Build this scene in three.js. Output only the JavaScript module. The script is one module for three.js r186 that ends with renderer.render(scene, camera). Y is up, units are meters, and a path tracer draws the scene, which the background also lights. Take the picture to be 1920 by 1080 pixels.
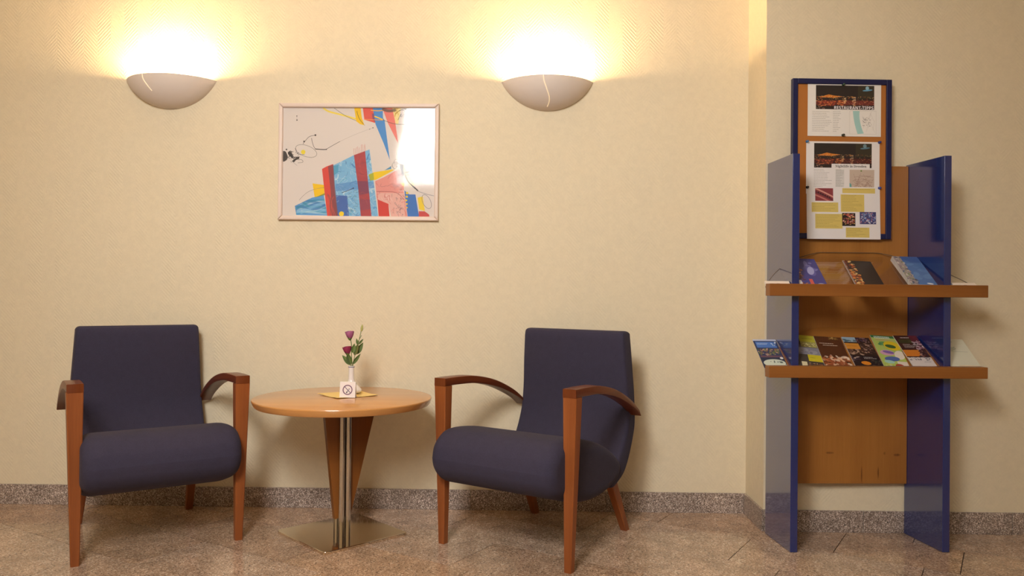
import * as THREE from 'three';
import { RoundedBoxGeometry } from 'three/addons/geometries/RoundedBoxGeometry.js';
import { mergeGeometries, toCreasedNormals } from 'three/addons/utils/BufferGeometryUtils.js';
import { RectAreaLightUniformsLib } from 'three/addons/lights/RectAreaLightUniformsLib.js';

// ---------------------------------------------------------------- camera, light, exposure
const scene = new THREE.Scene();
scene.background = new THREE.Color(0.55, 0.65, 0.8);
const rad = THREE.MathUtils.degToRad;
const camera = new THREE.PerspectiveCamera(2 * Math.atan(540 / 1500) * 180 / Math.PI, 1920 / 1080, 0.05, 60);
camera.rotation.order = 'YXZ';
camera.position.set(0, 0.95, 3.48);
camera.rotation.set(rad(0.30), rad(0.95), rad(0.50));
const renderer = new THREE.WebGLRenderer({ antialias: true });
renderer.toneMapping = THREE.LinearToneMapping;
renderer.toneMappingExposure = 1.09;
renderer.shadowMap.enabled = true;
RectAreaLightUniformsLib.init();
const UNSEEN_LIGHT = { x: -0.735, y: 2.33, w: 1.13, h: 0.74, glow: [14, 13.8, 13.5] };        // unseen glowing panel behind the camera; lights the wall and reflects in the picture
const UNSEEN_SPOT = { at: [-0.76, 2.52, 3.55], to: [-0.35, 0.8, 0], candela: 16, color: [1, 0.97, 0.95], half: 46, radius: 0.3 };   // unseen spotlight, out of view, placed to light the seating and back wall
const SCONCE = { color: [1, 0.69, 0.36], candela: 0.74 };                          // each of three filament sections in a sconce tube

const WZ = -0.015;        // face of the back wall
const RX = 0.964;         // left face of the projecting wall
const RZ = 0.244;         // front face of the projecting wall
const CEIL = 3.05, FRONT = 4.3, SIDE = 3.4;

// ---------------------------------------------------------------- helpers
const used = {};
function numbered(name) { const n = used[name] = (used[name] ?? -1) + 1; return n ? `${name}_${String(n).padStart(3, '0')}` : name; }
function rng(seed) { let s = seed >>> 0; return () => { s = (s + 0x6d2b79f5) | 0; let t = Math.imul(s ^ (s >>> 15), 1 | s); t = (t + Math.imul(t ^ (t >>> 7), 61 | t)) ^ t; return ((t ^ (t >>> 14)) >>> 0) / 4294967296; }; }
function obj(name, geo, mat, parent = scene) {
  const g = Array.isArray(geo) ? mergeGeometries(geo.map(flat)) : geo;
  const m = new THREE.Mesh(g, mat); m.name = numbered(name); m.castShadow = m.receiveShadow = true; parent.add(m); return m;
}
function flat(g) { const n = g.index ? g.toNonIndexed() : g; for (const k of Object.keys(n.attributes)) if (!['position', 'normal', 'uv'].includes(k)) n.deleteAttribute(k); return n; }
function tag(o, label, category, group) { o.userData.label = label; o.userData.category = category; if (group) o.userData.group = group; return o; }
function thing(name, label, category, [x, y, z] = [0, 0, 0], turn = 0, group) {
  const o = new THREE.Group(); o.name = numbered(name); o.position.set(x, y, z); o.rotation.y = turn; scene.add(o); return tag(o, label, category, group);
}
function struct(name, geo, mat, parent = scene) { const m = obj(name, geo, mat, parent); if (parent === scene) m.userData.kind = 'structure'; return m; }
function box(x0, x1, y0, y1, z0, z1) { const g = new THREE.BoxGeometry(x1 - x0, y1 - y0, z1 - z0); g.translate((x0 + x1) / 2, (y0 + y1) / 2, (z0 + z1) / 2); return uvBox(g, 1); }
function rbox(x0, x1, y0, y1, z0, z1, r = 0.002, grain = 1) { const g = new RoundedBoxGeometry(x1 - x0, y1 - y0, z1 - z0, 2, r); g.translate((x0 + x1) / 2, (y0 + y1) / 2, (z0 + z1) / 2); return uvBox(g, grain); }
// texture coordinates in metres, seen straight on each side; the grain axis runs along v
function uvBox(geo, grain = 1, du = 0, dv = 0) {
  const g = geo.index ? geo.toNonIndexed() : geo, p = g.attributes.position, uv = new Float32Array(p.count * 2);
  const a = new THREE.Vector3(), b = new THREE.Vector3(), c = new THREE.Vector3();
  for (let i = 0; i < p.count; i += 3) {
    a.fromBufferAttribute(p, i); b.fromBufferAttribute(p, i + 1); c.fromBufferAttribute(p, i + 2);
    const n = b.clone().sub(a).cross(c.clone().sub(a)), m = [Math.abs(n.x), Math.abs(n.y), Math.abs(n.z)], k = m.indexOf(Math.max(...m));
    let iv = grain, iu = 3 - grain - k; if (k === grain) { iu = (grain + 1) % 3; iv = (grain + 2) % 3; }
    [a, b, c].forEach((q, j) => { uv[(i + j) * 2] = q.getComponent(iu) + du; uv[(i + j) * 2 + 1] = q.getComponent(iv) + dv; });
  }
  g.setAttribute('uv', new THREE.BufferAttribute(uv, 2)); return g;
}
// closed outline of [z, y] points, extruded across x from -w/2 to w/2
function side(points, w, { bevel = 0.003, steps = 3, smooth = 0, inset = bevel, creased = 0.7 } = {}) {
  let pts = points.map(([z, y]) => new THREE.Vector2(z, y));
  if (smooth) pts = new THREE.SplineCurve([...pts, pts[0]]).getPoints(smooth).slice(0, -1);
  const g = new THREE.ExtrudeGeometry(new THREE.Shape(pts), { depth: w - 2 * bevel, bevelEnabled: bevel > 0, bevelThickness: bevel, bevelSize: inset, bevelOffset: -inset, bevelSegments: steps, curveSegments: 1, steps: 1 });
  g.rotateY(-Math.PI / 2); g.translate((w - 2 * bevel) / 2, 0, 0);
  return creased ? toCreasedNormals(g, creased) : g;
}
// a bar of chamfered rectangular section between two levels: {x, y, z, w, d}
function taper(lo, hi, ch = 0.003) {
  const ring = ({ x, y, z, w, d }) => [[-1, -1, 1, 0], [1, -1, -1, 0], [1, -1, 0, 1], [1, 1, 0, -1], [1, 1, -1, 0], [-1, 1, 1, 0], [-1, 1, 0, -1], [-1, -1, 0, 1]]
    .map(([sx, sz, ix, iz]) => new THREE.Vector3(x + sx * w / 2 + ix * ch, y, z + sz * d / 2 + iz * ch));
  const A = ring(lo), B = ring(hi), v = [];
  const tri = (...q) => q.forEach((p) => v.push(p.x, p.y, p.z));
  for (let i = 0; i < 8; i++) { const j = (i + 1) % 8; tri(A[i], B[i], B[j]); tri(A[i], B[j], A[j]); }
  for (let i = 1; i < 7; i++) { tri(A[0], A[i], A[i + 1]); tri(B[0], B[i + 1], B[i]); }
  const g = new THREE.BufferGeometry(); g.setAttribute('position', new THREE.Float32BufferAttribute(v, 3)); g.computeVertexNormals(); return uvBox(g, 1);
}
function lathe(pts, seg = 32) { return new THREE.LatheGeometry(pts.map(([r, y]) => new THREE.Vector2(r, y)), seg); }
function tube(pts, r, seg = 24, sides = 8) { return new THREE.TubeGeometry(new THREE.CatmullRomCurve3(pts.map((p) => new THREE.Vector3(...p))), seg, r, sides); }

// ---------------------------------------------------------------- textures
function dataTex(w, h, f, srgb = true) {
  const d = new Uint8Array(w * h * 4);
  for (let y = 0; y < h; y++) for (let x = 0; x < w; x++) { const c = f(x, y), i = (y * w + x) * 4; d[i] = c[0]; d[i + 1] = c[1]; d[i + 2] = c[2]; d[i + 3] = 255; }
  const t = new THREE.DataTexture(d, w, h); t.wrapS = t.wrapT = THREE.RepeatWrapping; t.magFilter = THREE.LinearFilter; t.minFilter = THREE.LinearMipmapLinearFilter; t.generateMipmaps = true;
  if (srgb) t.colorSpace = THREE.SRGBColorSpace; t.needsUpdate = true; return t;
}
function noise2(seed, px, py) {             // periodic value noise on a px by py lattice
  const r = rng(seed), v = Float32Array.from({ length: px * py }, r);
  return (x, y) => {                        // x, y in 0..1
    x *= px; y *= py; const ix = Math.floor(x), iy = Math.floor(y), fx = x - ix, fy = y - iy, sx = fx * fx * (3 - 2 * fx), sy = fy * fy * (3 - 2 * fy);
    const at = (i, j) => v[(((j % py) + py) % py) * px + (((i % px) + px) % px)];
    return (at(ix, iy) * (1 - sx) + at(ix + 1, iy) * sx) * (1 - sy) + (at(ix, iy + 1) * (1 - sx) + at(ix + 1, iy + 1) * sx) * sy;
  };
}
const mix = (a, b, t) => a.map((q, i) => q + (b[i] - q) * t), cl = (x) => Math.max(0, Math.min(1, x));
function granite(seed, N, cells, palette) { // speckled crystals: each grain one colour of the palette
  const r = rng(seed), sx = [], sy = [], col = [], total = palette.reduce((s, p) => s + p[3], 0), cloud = noise2(seed + 5, 9, 9), fine = noise2(seed + 9, 256, 256);
  for (let i = 0; i < cells * cells; i++) { sx.push(r()); sy.push(r()); let q = r() * total, k = 0; while (k < palette.length - 1 && (q -= palette[k][3]) > 0) k++; const j = (r() - 0.5) * 22; col.push(palette[k].slice(0, 3).map((c) => c + j)); }
  return dataTex(N, N, (x, y) => {
    const u = x / N * cells, v = y / N * cells, iu = Math.floor(u), iv = Math.floor(v); let best = 9, c = col[0];
    for (let dj = -1; dj <= 1; dj++) for (let di = -1; di <= 1; di++) {
      const k = ((iv + dj + cells) % cells) * cells + ((iu + di + cells) % cells), dx = iu + di + sx[k] - u, dy = iv + dj + sy[k] - v, d = dx * dx + dy * dy;
      if (d < best) { best = d; c = col[k]; }
    }
    const s = 0.86 + 0.16 * cloud(x / N, y / N) + 0.12 * fine(x / N, y / N); return c.map((q) => Math.max(0, Math.min(255, q * s)));
  });
}
function wood(seed, light, dark, { bands = 14, strength = 0.6 } = {}) {   // grain along v
  const N = 512, a = noise2(seed, bands, 2), b = noise2(seed + 1, 90, 5), c = noise2(seed + 2, 256, 20), w = noise2(seed + 3, 4, 3);
  return dataTex(N, N, (x, y) => { const u = x / N, v = y / N, t = cl(0.5 + strength * (0.55 * (a(u + 0.04 * w(u, v), v) - 0.5) * 2 + 0.35 * (b(u, v) - 0.5) + 0.35 * (c(u, v) - 0.5))); return mix(light, dark, t); });
}
function canvasTex(w, h, draw) {
  const c = document.createElement('canvas'); c.width = w; c.height = h; const g = c.getContext('2d'); draw(g, w, h);
  const t = new THREE.CanvasTexture(c); t.colorSpace = THREE.SRGBColorSpace; t.magFilter = THREE.LinearFilter; t.anisotropy = 8; return t;
}
function scaled(t, w, h = w) { t.repeat.set(1 / w, 1 / h); return t; }

// the stand's back panel: the same wood with a few dark knots and one pale scratch near its foot
const PANEL = { x: -0.277, y: 0.203, w: 0.5345, h: 1.261 };
const panelWood = (() => {
  const a = noise2(71, 11, 3), b = noise2(72, 120, 8), c = noise2(73, 256, 30), marks = [[0.42, 0.096, 0.035, 0.004, -1], [0.925, 0.09, 0.03, 0.005, -1], [0.66, 0.028, 0.006, 0.03, -1], [0.785, 0.034, 0.006, 0.022, -1], [0.83, 0.095, 0.01, 0.006, -0.8], [0.175, 0.066, 0.006, 0.022, 1], [0.7, 0.63, 0.02, 0.012, -0.5]];
  const t = dataTex(512, 1024, (x, y) => {
    const u = x / 512, v = y / 1024, k = cl(0.5 + 0.5 * (0.6 * (a(u, v) - 0.5) * 2 + 0.35 * (b(u, v) - 0.5) + 0.3 * (c(u, v) - 0.5)));
    let col = mix([180, 122, 58], [154, 98, 42], k);
    for (const [mx, my, rx, ry, s] of marks) { const d = ((u - mx) / rx) ** 2 + ((v - my) / ry) ** 2; if (d < 1) col = mix(col, s < 0 ? [92, 52, 22] : [206, 160, 104], Math.abs(s) * 0.75 * (1 - d) * (0.4 + 0.8 * c(u, v))); }
    return col;
  });
  t.repeat.set(1 / PANEL.w, 1 / PANEL.h); t.offset.set(-PANEL.x / PANEL.w, -PANEL.y / PANEL.h); return t;
})();
// raised herringbone of the wallpaper: two mirrored columns of slanted ribs, broken up a little
const HW = 0.1186 * 5, HH = 0.0163 * 40;
const ribNoise = noise2(3, 160, 200), ribFine = noise2(4, 400, 440), ribPatch = noise2(6, 14, 9), ribPatch2 = noise2(7, 5, 4);
const herringbone = scaled(dataTex(1024, 1126, (x, y) => {
  const u = x / 1024, v = y / 1126, tri = Math.abs((u * 5) % 1 - 0.5) * 2, ph = v * 40 + tri * 4.0;
  const rib = Math.pow(0.5 + 0.5 * Math.cos(ph * 2 * Math.PI), 0.8), amp = cl(0.15 + 0.85 * ribPatch(u, v) + 0.5 * (ribPatch2(u, v) - 0.5));
  const q = cl(0.18 + 0.62 * rib * amp * (0.6 + 0.6 * ribNoise(u, v)) + 0.16 * ribFine(u, v)) * 255; return [q, q, q];
}, false), HW, HH);
const plaster = noise2(11, 128, 128), plaster2 = noise2(12, 40, 40);
const wallTone = scaled(dataTex(256, 256, (x, y) => { const q = 246 + 9 * (0.5 * plaster(x / 256, y / 256) + 0.5 * plaster2(x / 256, y / 256)); return [q, q, q]; }), 0.7);
const STONE = [[196, 167, 143, 34], [177, 150, 128, 28], [212, 187, 164, 18], [154, 131, 113, 12], [226, 208, 188, 5], [122, 104, 92, 3]];
const GREY_STONE = [[164, 146, 134, 30], [141, 123, 111, 26], [196, 180, 168, 20], [114, 99, 90, 13], [228, 216, 206, 10], [84, 73, 67, 4]];
const floorMap = scaled(granite(21, 768, 100, STONE), 0.44);
const skirtMap = scaled(granite(22, 640, 116, GREY_STONE), 0.36);
const beech = scaled(wood(31, [220, 162, 96], [202, 138, 74], { bands: 9, strength: 0.5 }), 0.35, 0.9);
const cherry = scaled(wood(35, [162, 92, 44], [130, 68, 30], { bands: 12, strength: 0.6 }), 0.25, 0.8);
const alder = scaled(wood(39, [180, 122, 58], [152, 96, 40], { bands: 8, strength: 0.55 }), 0.4, 1.1);
const clothN = noise2(51, 128, 128), clothM = noise2(52, 10, 10);
const clothMap = scaled(dataTex(256, 256, (x, y) => { const q = 232 + 26 * (clothN(x / 256, y / 256) - 0.5) + 8 * (clothM(x / 256, y / 256) - 0.5); return [q, q, q]; }), 0.16);
const weave = scaled(dataTex(128, 128, (x, y) => { const q = 128 + 60 * Math.sin(x / 128 * 2 * Math.PI * 16) * Math.sin(y / 128 * 2 * Math.PI * 16) + 60 * (clothN(x / 128, y / 128) - 0.5); return [q, q, q]; }, false), 0.03);

// ---------------------------------------------------------------- materials
const std = (o) => new THREE.MeshStandardMaterial(o), phys = (o) => new THREE.MeshPhysicalMaterial(o), C = (hex) => new THREE.Color(hex);
const M = {
  wall: std({ color: C('#ecdec0'), map: wallTone, bumpMap: herringbone, bumpScale: 0.001, roughness: 0.85 }),
  plain: std({ color: C('#efe3c8'), roughness: 0.9 }), white: std({ color: C('#f2eee6'), roughness: 0.9 }),
  joint: std({ color: C('#2e251e'), roughness: 0.9 }),
  stone: [0xffffff, 0xf4eee8, 0xfff8ee].map((c) => phys({ color: c, map: floorMap, roughness: 0.11, ior: 1.55 })),
  skirt: phys({ map: skirtMap, roughness: 0.35, ior: 1.5 }),
  chairWood: phys({ map: cherry, roughness: 0.38, ior: 1.5 }), armWood: phys({ color: C('#c4b0a2'), map: cherry, roughness: 0.32, ior: 1.5 }), fin: phys({ color: C('#c8b8a8'), map: alder, roughness: 0.3 }), beech: phys({ map: beech, roughness: 0.3, ior: 1.5, clearcoat: 0.55, clearcoatRoughness: 0.04 }), alder: phys({ map: alder, roughness: 0.4 }), panel: phys({ map: panelWood, roughness: 0.35 }), rail: phys({ color: C('#e2d8d4'), map: alder, roughness: 0.4 }),
  cloth: phys({ color: C('#3f3a50'), map: clothMap, bumpMap: weave, bumpScale: 0.0004, roughness: 0.95, sheen: 0.15, sheenColor: C('#9a8890'), sheenRoughness: 0.6 }),
  chrome: std({ color: 0xd8d8d8, metalness: 1, roughness: 0.07 }), steel: std({ color: 0xe6dac8, metalness: 1, roughness: 0.1 }),
  plasterBowl: std({ color: C('#e0d3c8'), roughness: 0.75 }), ridge: std({ color: C('#fff0d8'), roughness: 0.4, emissive: C('#ffd9a0'), emissiveIntensity: 0.25 }),  // ridge's weak emission imitates lamp light showing through the bowl
  blue: phys({ color: C('#152c6e'), roughness: 0.2, ior: 1.6, clearcoat: 1, clearcoatRoughness: 0.05 }),
  frameBlue: phys({ color: C('#141a4a'), roughness: 0.45 }),
  acrylic: phys({ color: 0xffffff, transmission: 1, thickness: 0, roughness: 0.02, ior: 1.49 }), glass: phys({ color: 0xffffff, transmission: 1, thickness: 0, roughness: 0.055, ior: 1.5 }),
  paleFrame: std({ color: C('#e6d2c4'), roughness: 0.45 }), paper: std({ color: C('#efe9e2'), roughness: 0.8 }), cork: std({ color: C('#b87434'), roughness: 0.95 }),
  porcelain: phys({ color: C('#efe8e6'), roughness: 0.12, clearcoat: 1, clearcoatRoughness: 0.05 }), blueRing: phys({ color: C('#232a6e'), roughness: 0.2 }),
  napkin: std({ color: C('#f8d88a'), roughness: 0.95 }), stem: std({ color: C('#5f7a3a'), roughness: 0.7 }),
};

// ---------------------------------------------------------------- the room
const wallGeo = (...a) => box(...a);
struct('wall_back', wallGeo(-SIDE - 0.2, RX + 0.2, -0.1, CEIL, WZ - 0.2, WZ), M.wall);
struct('wall_right', wallGeo(RX, SIDE + 0.2, -0.1, CEIL, WZ - 0.2, RZ), M.wall);
struct('wall_left', wallGeo(-SIDE - 0.2, -SIDE, -0.1, CEIL, WZ, FRONT + 0.2), M.plain);
struct('wall_side', wallGeo(SIDE, SIDE + 0.2, -0.1, CEIL, RZ, FRONT + 0.2), M.plain);
const wx0 = UNSEEN_LIGHT.x - UNSEEN_LIGHT.w / 2, wx1 = UNSEEN_LIGHT.x + UNSEEN_LIGHT.w / 2, wy0 = UNSEEN_LIGHT.y - UNSEEN_LIGHT.h / 2, wy1 = UNSEEN_LIGHT.y + UNSEEN_LIGHT.h / 2;
struct('wall_front', [wallGeo(-SIDE, wx0, -0.1, CEIL, FRONT, FRONT + 0.2), wallGeo(wx1, SIDE, -0.1, CEIL, FRONT, FRONT + 0.2), wallGeo(wx0, wx1, -0.1, wy0, FRONT, FRONT + 0.2), wallGeo(wx0, wx1, wy1, CEIL, FRONT, FRONT + 0.2)], M.plain);
struct('ceiling', wallGeo(-SIDE - 0.2, SIDE + 0.2, CEIL, CEIL + 0.2, WZ - 0.2, FRONT + 0.2), M.white);

// unseen light source behind the camera, shaped as a frosted window; lights the wall
{
  const f = 0.03;
  const w = struct('unseen_light_panel_1', [box(wx0, wx0 + f, wy0, wy1, FRONT, FRONT + 0.06), box(wx1 - f, wx1, wy0, wy1, FRONT, FRONT + 0.06), box(wx0 + f, wx1 - f, wy0, wy0 + f, FRONT, FRONT + 0.06), box(wx0 + f, wx1 - f, wy1 - f, wy1, FRONT, FRONT + 0.06)], M.white);
  { // unseen pleated screen, slants the left edge of the panel's reflection
    const v = [], id = [], N = 24, top = wy1 + 0.03, low = wy0 - 0.05;
    for (let f = 0; f < 2; f++) for (let j = 0; j <= 8; j++) for (let i = 0; i <= N; i++) {
      const t = j / 8, y = top + (low - top) * t, right = wx0 + THREE.MathUtils.lerp(0.16, 0.02, Math.min(1, t * 1.7)), x = wx0 - 0.12 + (right - wx0 + 0.12) * i / N;
      v.push(x, y, FRONT - 0.05 + 0.018 * Math.sin(i / N * Math.PI * 8) + f * 0.003);
    }
    const at = (f, j, i) => (f * 9 + j) * (N + 1) + i;
    for (let f = 0; f < 2; f++) for (let j = 0; j < 8; j++) for (let i = 0; i < N; i++) { const q = [at(f, j, i), at(f, j, i + 1), at(f, j + 1, i + 1), at(f, j + 1, i)]; f ? id.push(q[0], q[3], q[2], q[0], q[2], q[1]) : id.push(q[0], q[1], q[2], q[0], q[2], q[3]); }
    const g = new THREE.BufferGeometry(); g.setAttribute('position', new THREE.Float32BufferAttribute(v, 3)); g.setIndex(id); g.computeVertexNormals(); obj('unseen_screen', g, M.plain, w);
  }
  const pane = obj('glowing_pane', box(wx0 + f, wx1 - f, wy0 + f, wy1 - f, FRONT + 0.03, FRONT + 0.04), std({ color: 0xdddddd, emissive: new THREE.Color(1, 1, 1), emissiveIntensity: 1.5, roughness: 0.6 }), w);
  const L = new THREE.RectAreaLight(new THREE.Color(...UNSEEN_LIGHT.glow.map((g) => g / UNSEEN_LIGHT.glow[0])), UNSEEN_LIGHT.glow[0], UNSEEN_LIGHT.w - 2 * f, UNSEEN_LIGHT.h - 2 * f);
  L.name = 'unseen_panel_light'; L.position.set(UNSEEN_LIGHT.x, UNSEEN_LIGHT.y, FRONT + 0.025); scene.add(L);
}
// unseen spotlight behind and left of the camera, lights the seating and wall
{
  const at = new THREE.Vector3(...UNSEEN_SPOT.at), t = thing('unseen_spotlight', 'unseen spotlight behind the camera that lights the seating and wall', 'lamp', UNSEEN_SPOT.at);
  const head = new THREE.Group(); head.name = 'lamp_head'; t.add(head); head.lookAt(new THREE.Vector3(...UNSEEN_SPOT.to).sub(at).add(t.position));
  obj('housing', lathe([[0, -0.2], [0.09, -0.2], [0.13, -0.15], [0.15, -0.02], [0.15, 0.012], [0.138, 0.012], [0.135, 0], [0, 0]], 40).rotateX(Math.PI / 2), M.white, head);
  obj('lens', new THREE.CylinderGeometry(0.133, 0.133, 0.004, 40).rotateX(Math.PI / 2).translate(0, 0, 0.004), std({ color: 0xeeeeee, emissive: new THREE.Color(...UNSEEN_SPOT.color), emissiveIntensity: 2 }), head);
  obj('stem', new THREE.CylinderGeometry(0.012, 0.012, CEIL - UNSEEN_SPOT.at[1] - 0.06, 16).translate(0, 0.06 + (CEIL - UNSEEN_SPOT.at[1] - 0.06) / 2, 0.09), M.white, t);
  const L = new THREE.SpotLight(new THREE.Color(...UNSEEN_SPOT.color), UNSEEN_SPOT.candela, 0, rad(UNSEEN_SPOT.half), 1, 2); L.name = 'unseen_spot_beam'; L.castShadow = true; L.shadow.radius = UNSEEN_SPOT.radius / 0.02;
  const dir = new THREE.Vector3(...UNSEEN_SPOT.to).sub(at).normalize(); L.position.copy(at).addScaledVector(dir, 0.16); L.target.position.set(...UNSEEN_SPOT.to); scene.add(L, L.target);
}

// floor: granite tiles laid askew in rows, dark joints between
const TILE_END = 2.2, floorMesh = struct('floor', [box(-SIDE - 0.2, SIDE + 0.2, -0.2, -0.006, WZ - 0.2, FRONT + 0.2)], M.joint);
obj('floor_slab', box(-SIDE, SIDE, -0.006, 0, TILE_END, FRONT), M.stone[0], floorMesh);
{
  const a = rad(31), ca = Math.cos(a), sa = Math.sin(a), ROW = 0.296, V0 = 1.03, gap = 0.0014, r = rng(77);
  const known = { 0: [-1.38], 1: [-0.97], '-1': [-0.37], '-2': [0.142], '-3': [-0.142, 0.44, 1.12], '-4': [0.94, 1.54], '-5': [0.552, 1.24, 1.65], '-6': [1.477] };
  const clip = (poly, inside, cut) => { const out = []; poly.forEach((p, i) => { const q = poly[(i + 1) % poly.length]; if (inside(p)) out.push(p); if (inside(p) !== inside(q)) out.push(cut(p, q)); }); return out; };
  const clipRect = (poly, x0, x1, z0, z1) => {
    const at = (k, c) => (p, q) => { const t = (c - p[k]) / (q[k] - p[k]); return [p[0] + (q[0] - p[0]) * t, p[1] + (q[1] - p[1]) * t]; };
    for (const [k, c, s] of [[0, x0, 1], [0, x1, -1], [1, z0, 1], [1, z1, -1]]) if (poly.length) poly = clip(poly, (p) => (p[k] - c) * s >= 0, at(k, c));
    return poly;
  };
  const prism = (poly, ou, ov) => {
    const v = [], uv = [], put = (p, y) => { v.push(p[0], y, p[1]); uv.push(p[0] * ca + p[1] * sa + ou, -p[0] * sa + p[1] * ca + ov); };
    for (let i = 1; i < poly.length - 1; i++) { put(poly[0], 0); put(poly[i + 1], 0); put(poly[i], 0); }
    poly.forEach((p, i) => { const q = poly[(i + 1) % poly.length]; put(p, 0); put(q, 0); put(q, -0.01); put(p, 0); put(q, -0.01); put(p, -0.01); });
    const g = new THREE.BufferGeometry(); g.setAttribute('position', new THREE.Float32BufferAttribute(v, 3)); g.setAttribute('uv', new THREE.Float32BufferAttribute(uv, 2)); g.computeVertexNormals(); return g;
  };
  for (let k = -12; k <= 12; k++) {
    const v0 = V0 + ROW * k, b = [...(known[k] ?? [(r() - 0.5) * 0.6])];
    while (b[0] > -5) b.unshift(b[0] - 0.6);
    while (b.at(-1) < 5) b.push(b.at(-1) + 0.6);
    for (let i = 0; i < b.length - 1; i++) {
      const [u0, u1, w0, w1] = [b[i] + gap, b[i + 1] - gap, v0 + gap, v0 + ROW - gap];
      const poly = [[u0, w0], [u1, w0], [u1, w1], [u0, w1]].map(([u, v]) => [u * ca - v * sa, u * sa + v * ca]);
      const parts = [clipRect(poly, -SIDE, RX, WZ, TILE_END - gap), clipRect(poly, RX, SIDE, RZ, TILE_END - gap)].filter((p) => p.length > 2);
      const area = (p) => Math.abs(p.reduce((s, q, j) => { const n = p[(j + 1) % p.length]; return s + q[0] * n[1] - n[0] * q[1]; }, 0)) / 2;
      if (!parts.length || parts.reduce((s, p) => s + area(p), 0) < 0.0004) continue;
      const ou = r() * 3, ov = r() * 3; obj('tile', parts.map((p) => prism(p, ou, ov)), M.stone[Math.floor(r() * 3)], floorMesh);
    }
  }
}
// granite skirting in pieces
{
  const H = 0.0865, T = 0.010, g = 0.0007, r = rng(5);
  const piece = (parent, x0, x1, z0, z1) => obj('skirting_piece', uvBox(new RoundedBoxGeometry(x1 - x0, H, z1 - z0, 1, 0.0012).translate((x0 + x1) / 2, H / 2, (z0 + z1) / 2), 1, r() * 2, r() * 2), M.skirt, parent);
  const run = (name, cuts, f) => { const s = new THREE.Group(); s.name = name; s.userData.kind = 'structure'; scene.add(s); for (let i = 0; i < cuts.length - 1; i++) f(s, cuts[i] + g, cuts[i + 1] - g); };
  run('baseboard_back', [-SIDE, -3.18, -2.59, -2.0, -1.41, -0.82, -0.23, 0.36, RX - T], (s, a, b) => piece(s, a, b, WZ, WZ + T));
  run('baseboard_return', [WZ, RZ + T], (s, a, b) => piece(s, RX - T, RX, a, b));
  run('baseboard_right', [RX, 1.36, 1.95, 2.54, 3.13, SIDE], (s, a, b) => piece(s, a, b, RZ, RZ + T));
}

// ---------------------------------------------------------------- wall lamps
function sconce(x, label, crack) {
  const t = thing('wall_lamp', label, 'wall lamp', [x, 1.868, WZ], 0, 'half bowl wall lamps');
  const A = 0.2, D = 0.135, H = 0.125, R = 0.2235, f = (u) => (Math.sqrt(R * R - u * u * A * A) - (R - H)) / H;
  const at = (u, th, k) => { const q = f(u); return new THREE.Vector3(u * A * k, -Math.sin(th) * H * q * k, Math.cos(th) * D * q * k); };
  const NU = 48, NT = 20, v = [], id = [];
  const grid = (k, flip) => {
    const o = v.length / 3;
    for (let i = 0; i <= NU; i++) for (let j = 0; j <= NT; j++) { const u = -Math.cos(i / NU * Math.PI) * 0.9995, p = at(u, j / NT * Math.PI / 2, k); v.push(p.x, p.y, Math.max(p.z, 0)); }
    for (let i = 0; i < NU; i++) for (let j = 0; j < NT; j++) { const a = o + i * (NT + 1) + j, b = a + NT + 1; flip ? id.push(a, b, a + 1, b, b + 1, a + 1) : id.push(a, a + 1, b, b, a + 1, b + 1); }
    return o;
  };
  const o1 = grid(1, false), o2 = grid(0.95, true);
  for (let i = 0; i < NU; i++) { const a = o1 + i * (NT + 1), b = a + NT + 1, c = o2 + i * (NT + 1), d = c + NT + 1; id.push(a, b, c, b, d, c); }
  const g = new THREE.BufferGeometry(); g.setAttribute('position', new THREE.Float32BufferAttribute(v, 3)); g.setIndex(id); g.computeVertexNormals();
  obj('bowl', toCreasedNormals(g, 0.8), M.plasterBowl, t);
  obj('glowing_ridge', tube(crack.map(([u, th]) => { const p = at(u, th, 1.002); return [p.x, p.y, p.z]; }), 0.0022, 40, 8), M.ridge, t);
  const y = -0.016, z = 0.062, col = new THREE.Color(...SCONCE.color);
  const bulb = new THREE.CapsuleGeometry(0.008, 0.13, 6, 16); bulb.rotateZ(Math.PI / 2); bulb.translate(0, y, z);
  obj('lamp_tube', bulb, std({ color: 0xffffff, emissive: col, emissiveIntensity: 6 }), t);
  for (const dx of [-0.045, 0, 0.045]) { const L = new THREE.PointLight(col, SCONCE.candela, 0, 2); L.castShadow = true; L.shadow.radius = 0.3; L.position.set(dx, y, z); L.name = 'filament'; t.add(L); }
  for (const s of [-1, 1]) obj('lamp_holder', box(s * 0.082 - 0.008, s * 0.082 + 0.008, y - 0.014, y + 0.012, 0, z + 0.012), M.white, t);
}
sconce(-1.566, 'left half bowl plaster wall lamp, with a short faint ridge near its rim', [[-0.36, 0.02], [-0.34, 0.2], [-0.26, 0.42], [-0.18, 0.62]]);
sconce(0.0885, 'right half bowl plaster wall lamp, with a bright wavy ridge down its middle', [[-0.1, 0.02], [-0.085, 0.2], [-0.03, 0.45], [0.03, 0.75], [0.035, 0.95], [0.0, 1.2]]);

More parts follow.
